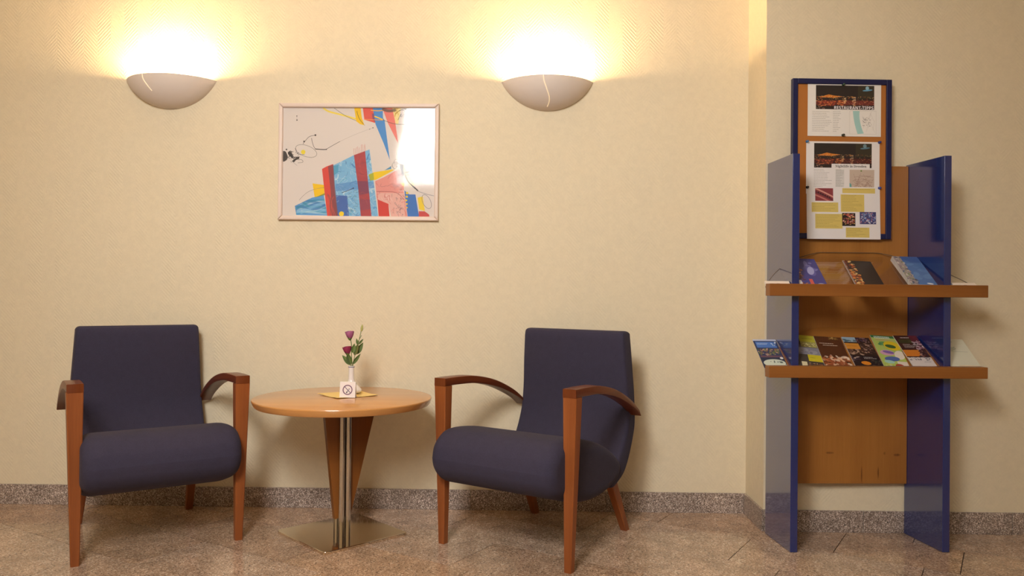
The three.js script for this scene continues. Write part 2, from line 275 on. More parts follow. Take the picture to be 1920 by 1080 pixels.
// ---------------------------------------------------------------- armchairs
function makeChair(label) {
  const t = thing('armchair', label, 'armchair', [0, 0, 0], 0, 'navy armchairs with wooden arms');
  const seat = side([[0.112, 0.338], [0.1, 0.388], [0.06, 0.428], [0.005, 0.443], [-0.13, 0.43], [-0.28, 0.392], [-0.375, 0.348], [-0.43, 0.3], [-0.42, 0.243], [-0.365, 0.213], [-0.29, 0.196], [-0.195, 0.193], [-0.1, 0.207], [0.005, 0.236], [0.065, 0.258], [0.101, 0.297]], 0.53, { bevel: 0.05, inset: 0.045, steps: 7, smooth: 96, creased: 0.5 });
  obj('seat', seat, M.cloth, t);
  const back = side([[-0.481, 0.77], [-0.486, 0.66], [-0.494, 0.55], [-0.488, 0.45], [-0.455, 0.37], [-0.405, 0.31], [-0.35, 0.26], [-0.36, 0.211], [-0.405, 0.218], [-0.47, 0.255], [-0.524, 0.335], [-0.561, 0.435], [-0.568, 0.55], [-0.563, 0.66], [-0.556, 0.77], [-0.551, 0.793], [-0.52, 0.799], [-0.488, 0.795]], 0.5, { bevel: 0.016, inset: 0.014, steps: 4, smooth: 110, creased: 0.6 });
  const p = back.attributes.position; for (let i = 0; i < p.count; i++) { const k = THREE.MathUtils.lerp(1.02, 0.925, cl((p.getY(i) - 0.42) / 0.38)); p.setX(i, p.getX(i) * k); }
  back.computeVertexNormals(); obj('backrest', toCreasedNormals(back, 0.6), M.cloth, t);
  for (const s of [-1, 1]) {
    obj('leg', taper({ x: s * 0.274, y: 0, z: 0.002, w: 0.0275, d: 0.027 }, { x: s * 0.281, y: 0.594, z: 0.0, w: 0.053, d: 0.045 }), M.chairWood, t);
    obj('leg', taper({ x: s * 0.213, y: 0, z: -0.553, w: 0.028, d: 0.030 }, { x: s * 0.2, y: 0.27, z: -0.415, w: 0.034, d: 0.052 }), M.chairWood, t);
    const top = new THREE.SplineCurve([[0.023, 0.624], [-0.06, 0.6245], [-0.17, 0.619], [-0.3, 0.592], [-0.425, 0.543], [-0.508, 0.493]].map((q) => new THREE.Vector2(...q))).getPoints(28);
    const bot = top.map((q, i) => { const n = top[Math.min(i + 1, 28)].clone().sub(top[Math.max(i - 1, 0)]).normalize(); return new THREE.Vector2(q.x + n.y * 0.03, q.y + 0.03 * n.x); });
    const arm = side([...top, ...bot.reverse()].map((q) => [q.x, q.y]), 0.053, { bevel: 0.003, steps: 2, creased: 0.4 });
    { const q = arm.attributes.position; for (let i = 0; i < q.count; i++) q.setX(i, q.getX(i) + s * (0.2805 + 0.024 * Math.min(0, q.getZ(i)))); } obj('armrest', uvBox(arm, 2), M.armWood, t);
  }
  return t;
}
const chairA = makeChair('navy armchair left of the round table, turned towards the right');
chairA.position.set(-1.311, 0, 0.602); chairA.rotation.y = rad(34.8);
const chairB = chairA.clone(); chairB.name = numbered('armchair'); chairB.userData.label = 'navy armchair right of the round table, turned towards the left'; scene.add(chairB);
chairB.position.set(-0.0715, 0, 0.602); chairB.rotation.y = rad(-33);

// ---------------------------------------------------------------- round table
{
  const t = thing('round_table', 'low round beech table on a chrome tube column and square steel base', 'table', [-0.707, 0, 0.365]);
  const topG = lathe([[0, 0.505], [0.325, 0.505], [0.333, 0.507], [0.338, 0.513], [0.3435, 0.530], [0.3425, 0.5335], [0.339, 0.535], [0, 0.535]], 96);
  obj('tabletop', uvBox(toCreasedNormals(topG, 0.5), 0), M.beech, t);
  const s = new THREE.Shape(), h = 0.183, r = 0.02; s.moveTo(-h + r, -h); s.lineTo(h - r, -h); s.quadraticCurveTo(h, -h, h, -h + r); s.lineTo(h, h - r); s.quadraticCurveTo(h, h, h - r, h); s.lineTo(-h + r, h); s.quadraticCurveTo(-h, h, -h, h - r); s.lineTo(-h, -h + r); s.quadraticCurveTo(-h, -h, -h + r, -h);
  const base = new THREE.ExtrudeGeometry(s, { depth: 0.008, bevelThickness: 0.002, bevelSize: 0.002, bevelSegments: 2, bevelOffset: -0.002, curveSegments: 6 }); base.rotateX(-Math.PI / 2); base.translate(0, 0.002, 0); base.rotateY(rad(44));
  obj('base_plate', base, M.steel, t);
  const phi = rad(35), cp = Math.cos(phi), sp = Math.sin(phi);
  for (const [a, b] of [[-0.013, 0.0245], [0.013, 0.0245], [-0.013, -0.0245], [0.013, -0.0245]]) { const g = new THREE.CylinderGeometry(0.0115, 0.0115, 0.494, 24); g.translate(a * cp + b * sp, 0.011 + 0.247, -a * sp + b * cp); obj('column_tube', g, M.chrome, t); }
  const w = new THREE.Shape([[-0.082, 0.505], [-0.034, 0.066], [0.03, 0.072], [0.138, 0.505]].map((q) => new THREE.Vector2(...q)));
  const fin = new THREE.ExtrudeGeometry(w, { depth: 0.0226, bevelEnabled: true, bevelThickness: 0.001, bevelSize: 0.001, bevelSegments: 1, bevelOffset: -0.001 }); fin.translate(0, 0, -0.0113); fin.rotateY(phi);
  obj('wooden_fin', uvBox(fin, 1), M.fin, t);
}
// napkin, vase, flowers, no smoking sign on the table
const TT = 0.5352;
{
  const g = new THREE.PlaneGeometry(0.178, 0.178, 24, 24); g.rotateX(-Math.PI / 2); const p = g.attributes.position, n = noise2(61, 6, 6);
  for (let i = 0; i < p.count; i++) { const x = p.getX(i), z = p.getZ(i), e = Math.max(0, Math.hypot(x, z) - 0.09); p.setY(i, 0.0012 + 0.0012 * n(x / 0.178 + 0.5, z / 0.178 + 0.5) + e * 0.06); }
  const under = g.clone(); const q = under.attributes.position; for (let i = 0; i < q.count; i++) q.setY(i, q.getY(i) - 0.001); under.index.array.reverse();
  const all = mergeGeometries([g, under]); all.computeVertexNormals(); all.rotateY(rad(39));
  const m = obj('napkin', all, M.napkin); m.position.set(-0.703, TT, 0.302); tag(m, 'yellow paper napkin lying corner forward on the round table', 'napkin');
}
const VX = -0.697, VZ = 0.268;
{
  const t = thing('bud_vase', 'small white porcelain bud vase with a blue rim ring on the yellow napkin', 'vase', [VX, TT + 0.0028, VZ]);
  obj('body', lathe([[0, 0], [0.03, 0], [0.038, 0.003], [0.0425, 0.009], [0.041, 0.016], [0.033, 0.026], [0.022, 0.036], [0.0145, 0.046], [0.0118, 0.058], [0.011, 0.08], [0.0112, 0.1], [0.0125, 0.108], [0.0122, 0.11], [0.0095, 0.1095], [0.0085, 0.1], [0.0085, 0.06], [0, 0.05]], 40), M.porcelain, t);
  obj('rim_ring', new THREE.TorusGeometry(0.0119, 0.0012, 8, 40).rotateX(Math.PI / 2).translate(0, 0.1055, 0), M.blueRing, t);
}
{
  const V = (x, y, z = 0) => [x - VX, y, z], t = thing('flower_sprig', 'sprig with two pink roses, a pale bud and green leaves in the white vase', 'flowers', [VX, 0, VZ]);
  obj('stem', [tube([[0.002, 0.6, 0], V(-0.695, 0.66), V(-0.697, 0.7, 0.004), V(-0.698, 0.735, 0), V(-0.702, 0.755, 0)], 0.0016), tube([[-0.002, 0.6, 0.003], V(-0.7, 0.66, 0.006), V(-0.706, 0.69, 0.01)], 0.0015), tube([[0, 0.6, -0.003], V(-0.688, 0.67), V(-0.676, 0.72), V(-0.664, 0.765), V(-0.658, 0.795)], 0.0013), tube([V(-0.68, 0.705), V(-0.672, 0.74, 0.006), V(-0.656, 0.772, 0.004)], 0.0009)], M.stem, t);
  const petalMat = (a, b) => std({ map: canvasTex(32, 64, (g) => { const q = g.createLinearGradient(0, 0, 0, 64); q.addColorStop(0, a); q.addColorStop(1, b); g.fillStyle = q; g.fillRect(0, 0, 32, 64); }), roughness: 0.7, side: THREE.DoubleSide });
  const petal = (R, H, open, w) => {
    const g = new THREE.PlaneGeometry(1, 1, 8, 8), p = g.attributes.position;
    for (let i = 0; i < p.count; i++) { const u = p.getX(i) * 2, v = p.getY(i) + 0.5, a = u * w * (0.35 + 0.65 * Math.sin(Math.min(1, v * 1.25) * Math.PI / 2)), rr = R * (0.25 + 0.75 * Math.pow(Math.sin(Math.min(1, v * 1.15) * Math.PI / 2), 0.8)) + open * v * v * v, y = H * (v - 0.12 * u * u * v); p.setXYZ(i, Math.sin(a) * rr, y, Math.cos(a) * rr); }
    g.computeVertexNormals(); return g;
  };
  const rose = (x, y, z, s, a, b, tilt) => {
    const r = new THREE.Group(); r.name = numbered('blossom'); r.position.set(x - VX, y, z); r.rotation.z = tilt; t.add(r);
    const m = petalMat(a, b);
    for (let k = 0; k < 9; k++) { const ring = k < 3 ? 0 : k < 6 ? 1 : 2, o = obj('petal', petal((0.007 + 0.0042 * ring) * s, (0.036 - 0.001 * ring) * s, 0.0015 * ring * s, 1.15), m, r); o.rotation.y = k * 2.2 + ring; }
    obj('calyx', lathe([[0, -0.004], [0.004, -0.002], [0.008, 0.004], [0.0095, 0.009]].map(([p, q]) => [p * s, q * s]), 16), M.stem, r);
  };
  rose(-0.704, 0.753, 0, 1.0, '#b8709a', '#94466e', 0.08);
  rose(-0.709, 0.692, 0.012, 1.0, '#9c2f58', '#741a3e', 0.16);
  obj('bud', lathe([[0, 0], [0.0035, 0.003], [0.0052, 0.011], [0.0045, 0.02], [0.002, 0.027], [0, 0.03]], 14).rotateZ(-0.12).translate(-0.658 - VX, 0.786, 0), std({ color: C('#b7b56a'), roughness: 0.7 }), t);
  const leafTex = [['#5a7038', '#45592a'], ['#6b8144', '#546c34'], ['#73703c', '#5a6230']].map(([a, b]) => std({ map: canvasTex(32, 64, (g) => { g.fillStyle = a; g.fillRect(0, 0, 32, 64); g.fillStyle = b; g.fillRect(0, 0, 15, 64); g.strokeStyle = '#8fa560'; g.lineWidth = 1.5; g.beginPath(); g.moveTo(16, 0); g.lineTo(16, 64); g.stroke(); }), roughness: 0.6, side: THREE.DoubleSide }));
  const leaf = (x, y, z, L, W, ang, turn, bend, k) => {
    const g = new THREE.PlaneGeometry(1, 1, 6, 14), p = g.attributes.position;
    for (let i = 0; i < p.count; i++) { const u = p.getX(i) * 2, v = p.getY(i) + 0.5, w = W * Math.pow(Math.sin(Math.PI * Math.pow(v, 0.75)), 0.9) / 2; p.setXYZ(i, u * w, v * L, Math.abs(u) * w * 0.35 + bend * v * v); }
    g.computeVertexNormals(); g.rotateY(turn); g.rotateZ(ang); const o = obj('leaf', g, leafTex[k], t); o.position.set(x - VX, y, z);
  };
  leaf(-0.698, 0.652, 0.006, 0.052, 0.02, 0.75, 0.25, 0.01, 1); leaf(-0.698, 0.654, 0.008, 0.05, 0.024, 0.22, -0.2, 0.008, 0); leaf(-0.692, 0.654, 0.002, 0.056, 0.014, -0.62, 0.2, 0.008, 0);
  leaf(-0.684, 0.69, 0.006, 0.052, 0.022, -0.38, -0.4, 0.006, 2); leaf(-0.682, 0.695, 0, 0.056, 0.024, -0.62, 0.5, -0.006, 0); leaf(-0.69, 0.7, 0.01, 0.04, 0.018, -0.15, 0.3, 0.004, 1); leaf(-0.672, 0.732, 0, 0.028, 0.01, 0.25, 0.4, 0.004, 1); leaf(-0.668, 0.735, 0.003, 0.03, 0.009, -0.7, 0.1, 0.004, 0);
}
{
  const face = std({ roughness: 0.35, map: canvasTex(256, 256, (g) => {
    g.fillStyle = '#f1e6e2'; g.fillRect(0, 0, 256, 256); g.strokeStyle = '#3c3560'; g.lineWidth = 17; g.beginPath(); g.arc(128, 130, 80, 0, 7); g.stroke(); g.strokeStyle = '#b26a72'; g.lineWidth = 5; g.beginPath(); g.arc(128, 130, 80, 0, 7); g.stroke();
    g.save(); g.translate(128, 136); g.rotate(-0.95); g.fillStyle = '#2a2433'; g.fillRect(-52, 2, 26, 18); g.fillStyle = '#c9bfc2'; g.fillRect(-26, 2, 70, 18); g.strokeStyle = '#5a4f62'; g.lineWidth = 3; g.strokeRect(-26, 2, 70, 18); g.restore();
    g.strokeStyle = '#5a4a66'; g.lineWidth = 11; g.beginPath(); g.moveTo(72, 74); g.lineTo(184, 186); g.stroke(); }) });
  const t = thing('table_sign', 'small white no smoking sign standing in front of the vase', 'sign', [-0.684, TT + 0.0015, 0.397], rad(-3));
  const pl = (z, tilt) => new RoundedBoxGeometry(0.062, 0.061, 0.0018, 1, 0.0006).translate(0, 0.0305, 0).rotateX(tilt).translate(0, 0, z);
  obj('panel', [flat(pl(0, -0.12)), flat(pl(-0.018, 0.12))], M.paper, t);
  obj('printed_face', new THREE.PlaneGeometry(0.056, 0.056).translate(0, 0.0305, 0.00105).rotateX(-0.12), face, t);
}

// ---------------------------------------------------------------- framed print
{
  const W = 0.703, H = 0.511, F = 0.0185, D = 0.022;
  const t = thing('framed_print', 'framed abstract print in blue, red and yellow on the wall between the lamps', 'picture', [-0.7335, 1.5135, WZ]);
  for (let k = 0; k < 4; k++) {
    const [L, S] = k % 2 ? [H, W] : [W, H], s = new THREE.Shape([[-L / 2, S / 2], [-L / 2 + F, S / 2 - F], [L / 2 - F, S / 2 - F], [L / 2, S / 2]].map((q) => new THREE.Vector2(...q)));
    const g = new THREE.ExtrudeGeometry(s, { depth: D - 0.007, bevelThickness: 0.007, bevelSize: 0.006, bevelOffset: -0.006, bevelSegments: 4 }); g.rotateZ(k * Math.PI / 2); obj('frame_rail', toCreasedNormals(g, 0.5), M.paleFrame, t);
  }
  const PW = 1180, PH = 843;       // drawing units of the visible print
  const art = canvasTex(1416, 1012, (g, cw, ch) => {
    g.scale(cw / PW, ch / PH); g.translate(-118, -122);
    const r = rng(8), poly = (c, pts, al = 1) => { g.globalAlpha = al; g.fillStyle = c; g.beginPath(); pts.forEach((p, i) => (i ? g.lineTo(...p) : g.moveTo(...p))); g.closePath(); g.fill(); g.globalAlpha = 1; };
    const line = (c, w, pts, al = 1) => { g.globalAlpha = al; g.strokeStyle = c; g.lineWidth = w; g.lineCap = g.lineJoin = 'round'; g.beginPath(); g.moveTo(...pts[0]); for (let i = 1; i < pts.length - 1; i++) g.quadraticCurveTo(...pts[i], (pts[i][0] + pts[i + 1][0]) / 2, (pts[i][1] + pts[i + 1][1]) / 2); g.lineTo(...pts.at(-1)); g.stroke(); g.globalAlpha = 1; };
    const dot = (c, x, y, q) => { g.fillStyle = c; g.beginPath(); g.arc(x, y, q, 0, 7); g.fill(); };
    const scrib = (c, w, x, y, sx, sy, n, al) => { const p = []; for (let i = 0; i < n; i++) p.push([x + (r() - 0.5) * sx, y + (r() - 0.5) * sy]); line(c, w, p, al); };
    const within = (pts, f) => { g.save(); g.beginPath(); pts.forEach((p, i) => (i ? g.lineTo(...p) : g.moveTo(...p))); g.closePath(); g.clip(); f(); g.restore(); };
    g.fillStyle = '#dfd5cd'; g.fillRect(100, 100, 1300, 1000);
    // upper forms
    line('#f0d84c', 13, [[430, 125], [450, 150], [560, 175], [690, 212]], 0.9); line('#6f6a62', 3, [[512, 125], [600, 190], [690, 225], [752, 258]]);
    poly('#f2c410', [[668, 122], [718, 122], [728, 200], [748, 258], [716, 250], [686, 228]]); line('#4b4436', 3, [[690, 150], [700, 200], [742, 250]]);
    poly('#de5a4c', [[735, 122], [890, 122], [892, 205], [830, 240], [748, 215]]); poly('#e8796e', [[885, 122], [965, 122], [985, 220], [1012, 400], [930, 240]]);
    poly('#4a8fd2', [[812, 122], [888, 122], [892, 200], [905, 220], [948, 525], [900, 400], [835, 250]]); poly('#6b4a78', [[806, 170], [822, 165], [832, 235], [812, 215]], 0.7);
    line('#f4b650', 7, [[800, 142], [850, 148], [890, 142]]); line('#f4c93a', 10, [[830, 190], [870, 205], [890, 215]]); line('#f0a050', 5, [[745, 212], [810, 215], [890, 218]]);
    poly('#f3dc82', [[962, 122], [1030, 122], [1010, 250], [990, 245]], 0.8); line('#5e4a3a', 22, [[895, 135], [930, 150], [985, 140]], 0.75); line('#4b453f', 3, [[892, 215], [960, 250], [1085, 250]]);
    line('#3a3634', 3, [[1008, 215], [1040, 150], [1024, 205], [1062, 160], [1048, 210], [1080, 176], [1058, 222]]); line('#3a3634', 4, [[985, 170], [1020, 140], [1050, 135], [1075, 165]]); line('#37322f', 12, [[1060, 130], [1090, 140], [1130, 150], [1110, 165]]); for (let k = 0; k < 4; k++) scrib('#d4a93a', 4, 1000, 160, 50, 70, 4, 0.8);
    // left ink figure
    for (const [x, y, q] of [[225, 190, 4], [226, 221, 5], [370, 337, 7], [283, 386, 6], [147, 449, 6]]) dot('#332d2b', x, y, q); line('#8b8178', 2.5, [[225, 190], [226, 221]], 0.5);
    line('#3d3734', 3, [[275, 405], [300, 370], [325, 345], [370, 337]]); line('#3d3734', 3, [[340, 360], [350, 410], [368, 442], [380, 445], [450, 450], [480, 430], [560, 385]]); line('#3d3734', 6, [[372, 444], [420, 448], [458, 447]]); line('#9b9086', 2, [[560, 385], [640, 345], [780, 290], [815, 278]], 0.55);
    dot('#3b3432', 815, 278, 4); dot('#3b3432', 790, 288, 3); g.strokeStyle = '#6d645d'; g.lineWidth = 2.6; g.beginPath(); g.ellipse(300, 460, 86, 42, 0.35, 0, 7); g.stroke();
    poly('#443e3d', [[118, 462], [128, 460], [142, 466], [150, 482], [157, 500], [156, 518], [148, 532], [134, 541], [118, 545]]); poly('#3b3534', [[158, 470], [176, 458], [192, 462], [186, 476], [204, 488], [196, 500], [214, 506], [248, 504], [246, 522], [222, 530], [206, 548], [190, 540], [204, 526], [188, 514], [172, 498], [160, 486]]);
    for (let k = 0; k < 26; k++) { const x = 165 + 80 * r(), y = 462 + 85 * r(); line(k % 3 ? '#3a3433' : '#e6dad0', 2 + 3 * r(), [[x, y], [x + 14 * (r() - 0.5), y + 14 * (r() - 0.5)], [x + 26 * (r() - 0.5), y + 22 * (r() - 0.5)]], 0.85); } line('#4a4442', 2.4, [[214, 440], [228, 478], [250, 490], [286, 486]]); line('#4a4442', 2.2, [[240, 530], [262, 520], [284, 548], [236, 552]]); line('#6a625c', 2, [[196, 545], [230, 572]], 0.6); dot('#efd93a', 277, 468, 17);
    // main forms
    const blueA = [[216, 885], [350, 820], [440, 800], [470, 958], [228, 955]]; poly('#f2c60e', [[352, 710], [440, 722], [446, 790], [370, 822]]);
    poly('#5f9fd6', blueA); within(blueA, () => { for (let k = 0; k < 26; k++) line(['#3f79b8', '#86bfe2', '#bcd8e6', '#2f8ab0'][k % 4], 10 + 10 * r(), [[200 + 80 * r(), 830 + 130 * r()], [300 + 80 * r(), 830 + 120 * r()], [480, 830 + 120 * r()]], 0.55); }); poly('#76863a', [[368, 822], [446, 785], [448, 800], [400, 812]], 0.8);
    const blueB = [[500, 575], [670, 490], [700, 480], [790, 445], [862, 962], [540, 962]]; poly('#7db8de', blueB);
    within(blueB, () => { for (let k = 0; k < 70; k++) { const x = 500 + 370 * r(), y = 470 + 490 * r(); line(['#c9dfe6', '#4f90c9', '#a8d0e4', '#3a72b4', '#5aa7c9', '#e3ecec'][k % 6], 3 + 15 * r() * r(), [[x, y], [x + 60 * (r() - 0.5), y + 60 * (r() - 0.5)], [x + 110 * (r() - 0.5), y + 90 * (r() - 0.5)]], 0.6); }
      poly('#3d63ae', [[535, 800], [620, 805], [638, 962], [548, 962]], 0.9); for (let k = 0; k < 90; k++) { const x = 520 + 330 * r(), y = 520 + 440 * r(); line(['#e4eef0', '#d2e2ea', '#3f6aa8', '#b6d4e4'][k % 4], 1.5 + 3 * r(), [[x, y], [x + 60 * (r() - 0.5), y + 90 * (r() - 0.5)], [x + 150 * (r() - 0.5), y + 120 * (r() - 0.5)]], 0.5); } for (let k = 0; k < 16; k++) { const x = 620 + 90 * r(), y = 770 + 190 * r(); line('#2f3e5e', 1.8, [[x, y], [x + 30 * (r() - 0.5), y + 36 * (r() - 0.5)], [x + 60 * (r() - 0.5), y + 40 * (r() - 0.5)]], 0.7); } poly('#4c84c6', [[530, 715], [690, 690], [850, 700], [850, 740], [530, 770]], 0.55); poly('#4ba0c4', [[508, 575], [552, 565], [548, 625], [512, 650]], 0.85); });
    line('#2b3458', 4, [[580, 780], [620, 768], [668, 745]]); dot('#2b3458', 668, 745, 5);
    poly('#d8483f', [[424, 598], [460, 578], [508, 560], [520, 760], [548, 962], [468, 962]]); poly('#7a4450', [[470, 580], [512, 562], [524, 720], [552, 962], [505, 962], [492, 760]], 0.75); within([[424, 598], [508, 560], [548, 962], [468, 962]], () => { for (let k = 0; k < 14; k++) line(['#7c4c50', '#e2574a', '#8a4a4a'][k % 3], 4 + 6 * r(), [[450 + 90 * r(), 760 + 60 * r()], [470 + 80 * r(), 850], [480 + 70 * r(), 970]], 0.45); });
    for (let k = 0; k < 9; k++) line('#c96a5c', 2.5, [[672 + 11 * k, 488 - 4 * k], [668 + 11 * k + 8 * (r() - 0.5), 450 - 4 * k - 25 * r()]], 0.7);
    const band = [[670, 490], [756, 458], [775, 640], [810, 960], [728, 960], [705, 740]]; poly('#b0444a', band); within(band, () => { poly('#7a3d5e', [[690, 690], [800, 690], [800, 780], [700, 800]], 0.8); poly('#6a4a72', [[720, 830], [820, 830], [820, 900], [720, 920]], 0.35); for (let k = 0; k < 24; k++) scrib(['#8c3440', '#c65a58', '#7a4660'][k % 3], 5, 740, 480 + 480 * r(), 90, 90, 3, 0.35); });
    dot('#f2d12c', 578, 944, 19);
    const pink = [[835, 690], [900, 660], [1010, 600], [1050, 600], [1060, 770], [1088, 962], [962, 962], [945, 880], [850, 830]]; poly('#e4978e', pink);
    within(pink, () => { poly('#e8c0b4', [[860, 780], [1060, 780], [1070, 962], [860, 962]], 0.7); for (let k = 0; k < 46; k++) { const x = 840 + 230 * r(), y = 620 + 340 * r(); line(['#f2ddd2', '#c96a64', '#d9827a', '#8a5a62'][k % 4], 1.5 + 3 * r(), [[x, y], [x + 60 * (r() - 0.5), y + 60 * (r() - 0.5)], [x + 90 * (r() - 0.5), y + 80 * (r() - 0.5)]], 0.7); } for (let k = 0; k < 24; k++) { const x = 950 + 110 * r(), y = 810 + 140 * r(); line('#4a3a44', 1.8, [[x, y], [x + 26 * (r() - 0.5), y + 34 * (r() - 0.5)], [x + 44 * (r() - 0.5), y + 50 * (r() - 0.5)]], 0.65); } });
    line('#a04a4c', 4, [[850, 770], [930, 768], [1010, 775], [1060, 830]], 0.7); poly('#d2403a', [[855, 830], [940, 865], [950, 962], [866, 962]]);
    poly('#f0cb12', [[785, 640], [830, 620], [960, 600], [985, 598], [960, 615], [840, 680], [800, 685]]); poly('#9fae3a', [[785, 640], [822, 625], [828, 680], [798, 686]], 0.8); poly('#4d8fb8', [[908, 605], [960, 572], [958, 595]]);
    // right ink figure and small forms
    poly('#3f78c4', [[1062, 760], [1100, 790], [1148, 790], [1178, 962], [1090, 962]]); poly('#c8484c', [[1175, 920], [1220, 920], [1255, 945], [1258, 965], [1175, 965]]); poly('#f0d23a', [[1165, 815], [1205, 805], [1222, 918], [1178, 905]]); poly('#f3e07c', [[1052, 560], [1075, 600], [1140, 720], [1110, 730], [1060, 660]], 0.6); poly('#eec94a', [[1030, 700], [1062, 705], [1058, 735]]);
    poly('#35302c', [[1026, 560], [1048, 556], [1056, 580], [1052, 610], [1062, 640], [1046, 650], [1036, 620], [1030, 590]]); for (let k = 0; k < 18; k++) { const x = 1000 + 80 * r(), y = 545 + 110 * r(); line('#2e2a28', 2 + 2 * r(), [[x, y], [x + 20 * (r() - 0.5), y + 26 * (r() - 0.5)], [x + 34 * (r() - 0.5), y + 30 * (r() - 0.5)]], 0.8); } line('#2e2a28', 8, [[1010, 645], [1050, 630], [1095, 615]]); line('#2e2a28', 9, [[1070, 640], [1085, 690], [1120, 720], [1165, 760]]); g.strokeStyle = '#4a4440'; g.lineWidth = 2.4; for (const [x, y, a, b, q] of [[1000, 570, 34, 26, 0.2], [1035, 560, 60, 30, 0.5], [1090, 600, 50, 34, 0.7], [1050, 640, 44, 20, -0.3]]) { g.beginPath(); g.ellipse(x, y, a, b, q, 0.4, 5.6); g.stroke(); } g.strokeStyle = '#7b7482'; g.lineWidth = 3; g.beginPath(); g.ellipse(1145, 640, 40, 66, -0.5, 0, 7); g.stroke(); g.beginPath(); g.ellipse(1235, 845, 30, 58, -0.45, 0, 7); g.stroke(); line('#7b7482', 3, [[1165, 765], [1220, 785], [1290, 800]]); for (let k = 0; k < 5; k++) dot('#e9c83c', 1085 + 18 * (r() - 0.5), 780 + 28 * k, 10 - k);
    line('#8b8178', 2.5, [[250, 840], [290, 790], [360, 755], [440, 742]]); for (let k = 0; k < 12; k++) { const x = 985 + 50 * r(), y = 690 + 70 * r(); line('#5a4a54', 2, [[x, y], [x + 24 * (r() - 0.5), y + 26 * (r() - 0.5)], [x + 30 * (r() - 0.5), y + 34 * (r() - 0.5)]], 0.7); }
  });
  const iw = W - 2 * F + 0.004, ih = H - 2 * F + 0.004;
  obj('print', new THREE.BoxGeometry(iw, ih, 0.003).translate(0, 0, 0.006), [M.paper, M.paper, M.paper, M.paper, std({ map: art, roughness: 0.7 }), M.paper], t);
  obj('glass_pane', new THREE.PlaneGeometry(iw, ih).translate(0, 0, 0.0105), M.glass, t);
}

// ---------------------------------------------------------------- brochure stand
const ST = thing('brochure_stand', 'tall brochure stand with navy side panels, wooden back and two sloping shelves', 'display stand', [1.263, 0, 0.2665], rad(2.5));
const SLOPE = 0.69, RAILZ = 0.236, RCX = 0.0145, R2 = 0.475;
const shelfY = [0.672, 0.972];       // height of each sloping board's surface where it meets its rail
const onShelf = (k, z) => shelfY[k] + (RAILZ - z) * SLOPE;
{
  const panel = (xb, xf) => { const g = rbox(-0.0135, 0.0135, 0.001, 1.471, 0, 0.235, 0.0018); const p = g.attributes.position; for (let i = 0; i < p.count; i++) p.setX(i, p.getX(i) + xb + (xf - xb) * p.getZ(i) / 0.235); return g; };
  obj('side_panel', panel(-0.289, -0.277), M.blue, ST); obj('side_panel', panel(0.27, 0.292), M.blue, ST);
  obj('back_panel', rbox(-0.277, 0.2575, 0.203, 1.464, 0.001, 0.018, 0.0012), M.panel, ST);
  const outline = (k) => {               // round-backed board, its front edge straight behind the rail, in plan
    const half = 0.4, s = new THREE.Shape(), pts = [];
    for (let i = 0; i <= 48; i++) { const x = -half + 2 * half * i / 48, zb = Math.max(0.0195, 0.482 - Math.sqrt(R2 * R2 - x * x)); pts.push([x + RCX, Math.min(zb, RAILZ)]); }
    s.moveTo(-half + RCX, -RAILZ); pts.forEach(([x, z]) => s.lineTo(x, -z)); s.lineTo(half + RCX, -RAILZ);
    return s;
  };
  const board = (k, th, grain) => {
    const g = new THREE.ExtrudeGeometry(outline(k), { depth: th, bevelEnabled: true, bevelThickness: 0.0008, bevelSize: 0.0008, bevelOffset: -0.0008, bevelSegments: 1 }); g.rotateX(-Math.PI / 2);
    const p = g.attributes.position; for (let i = 0; i < p.count; i++) p.setY(i, p.getY(i) - th + onShelf(k, p.getZ(i))); g.computeVertexNormals(); return uvBox(g, grain);
  };
  const rail = (y0, y1) => rbox(RCX - 0.4035, RCX + 0.4035, y0, y1, RAILZ, 0.28, 0.002, 0);
  obj('shelf_rail', rail(0.945, 0.990), M.rail, ST); obj('shelf_rail', rail(0.648, 0.690), M.rail, ST);
  obj('shelf_board', board(0, 0.014, 0), M.alder, ST);
  const ac = obj('acrylic_shelf', board(1, 0.005, 0), M.acrylic, ST); ac.userData.label = 'clear acrylic sloping shelf plate';
  const rim = []; for (let i = 0; i <= 40; i++) { const x = -0.4 + 0.8 * i / 40, z = Math.min(Math.max(0.0215, 0.482 - Math.sqrt(R2 * R2 - x * x)), RAILZ - 0.004); rim.push([x + RCX, onShelf(1, z) - 0.002, z]); }
  obj('polished_edge', tube(rim, 0.0016, 80, 6), std({ color: C('#6a5640'), roughness: 0.3 }), ST);
}
ST.updateMatrixWorld(true);
const placeOnStand = (o, x, y, z, tilt = 0, spin = 0) => { o.position.copy(ST.localToWorld(new THREE.Vector3(x, y, z))); o.quaternion.copy(ST.quaternion).multiply(new THREE.Quaternion().setFromAxisAngle(new THREE.Vector3(1, 0, 0), tilt)).multiply(new THREE.Quaternion().setFromAxisAngle(new THREE.Vector3(0, 1, 0), spin)); return o; };

// notice board on the stand
{
  const x0 = -0.218, x1 = 0.178, y0 = 1.172, y1 = 1.803, F = 0.021, Z0 = 0.0185, D = 0.022, t = thing('notice_board', 'navy framed cork notice board with three printed sheets above the brochure stand', 'notice board'); placeOnStand(t, (x0 + x1) / 2, y0, Z0);
  const W = x1 - x0, H = y1 - y0;
  obj('frame_rail', rbox(-W / 2, -W / 2 + F, 0, H, 0, D, 0.002), M.frameBlue, t); obj('frame_rail', rbox(W / 2 - F, W / 2, 0, H, 0, D, 0.002), M.frameBlue, t);
  obj('frame_rail', rbox(-W / 2 + F, W / 2 - F, 0, F, 0, D, 0.002, 0), M.frameBlue, t); obj('frame_rail', rbox(-W / 2 + F, W / 2 - F, H - F, H, 0, D, 0.002, 0), M.frameBlue, t);
  obj('cork_panel', box(-W / 2 + F, W / 2 - F, F, H - F, 0.002, 0.0145), M.cork, t);
}
const A4 = [594, 420];
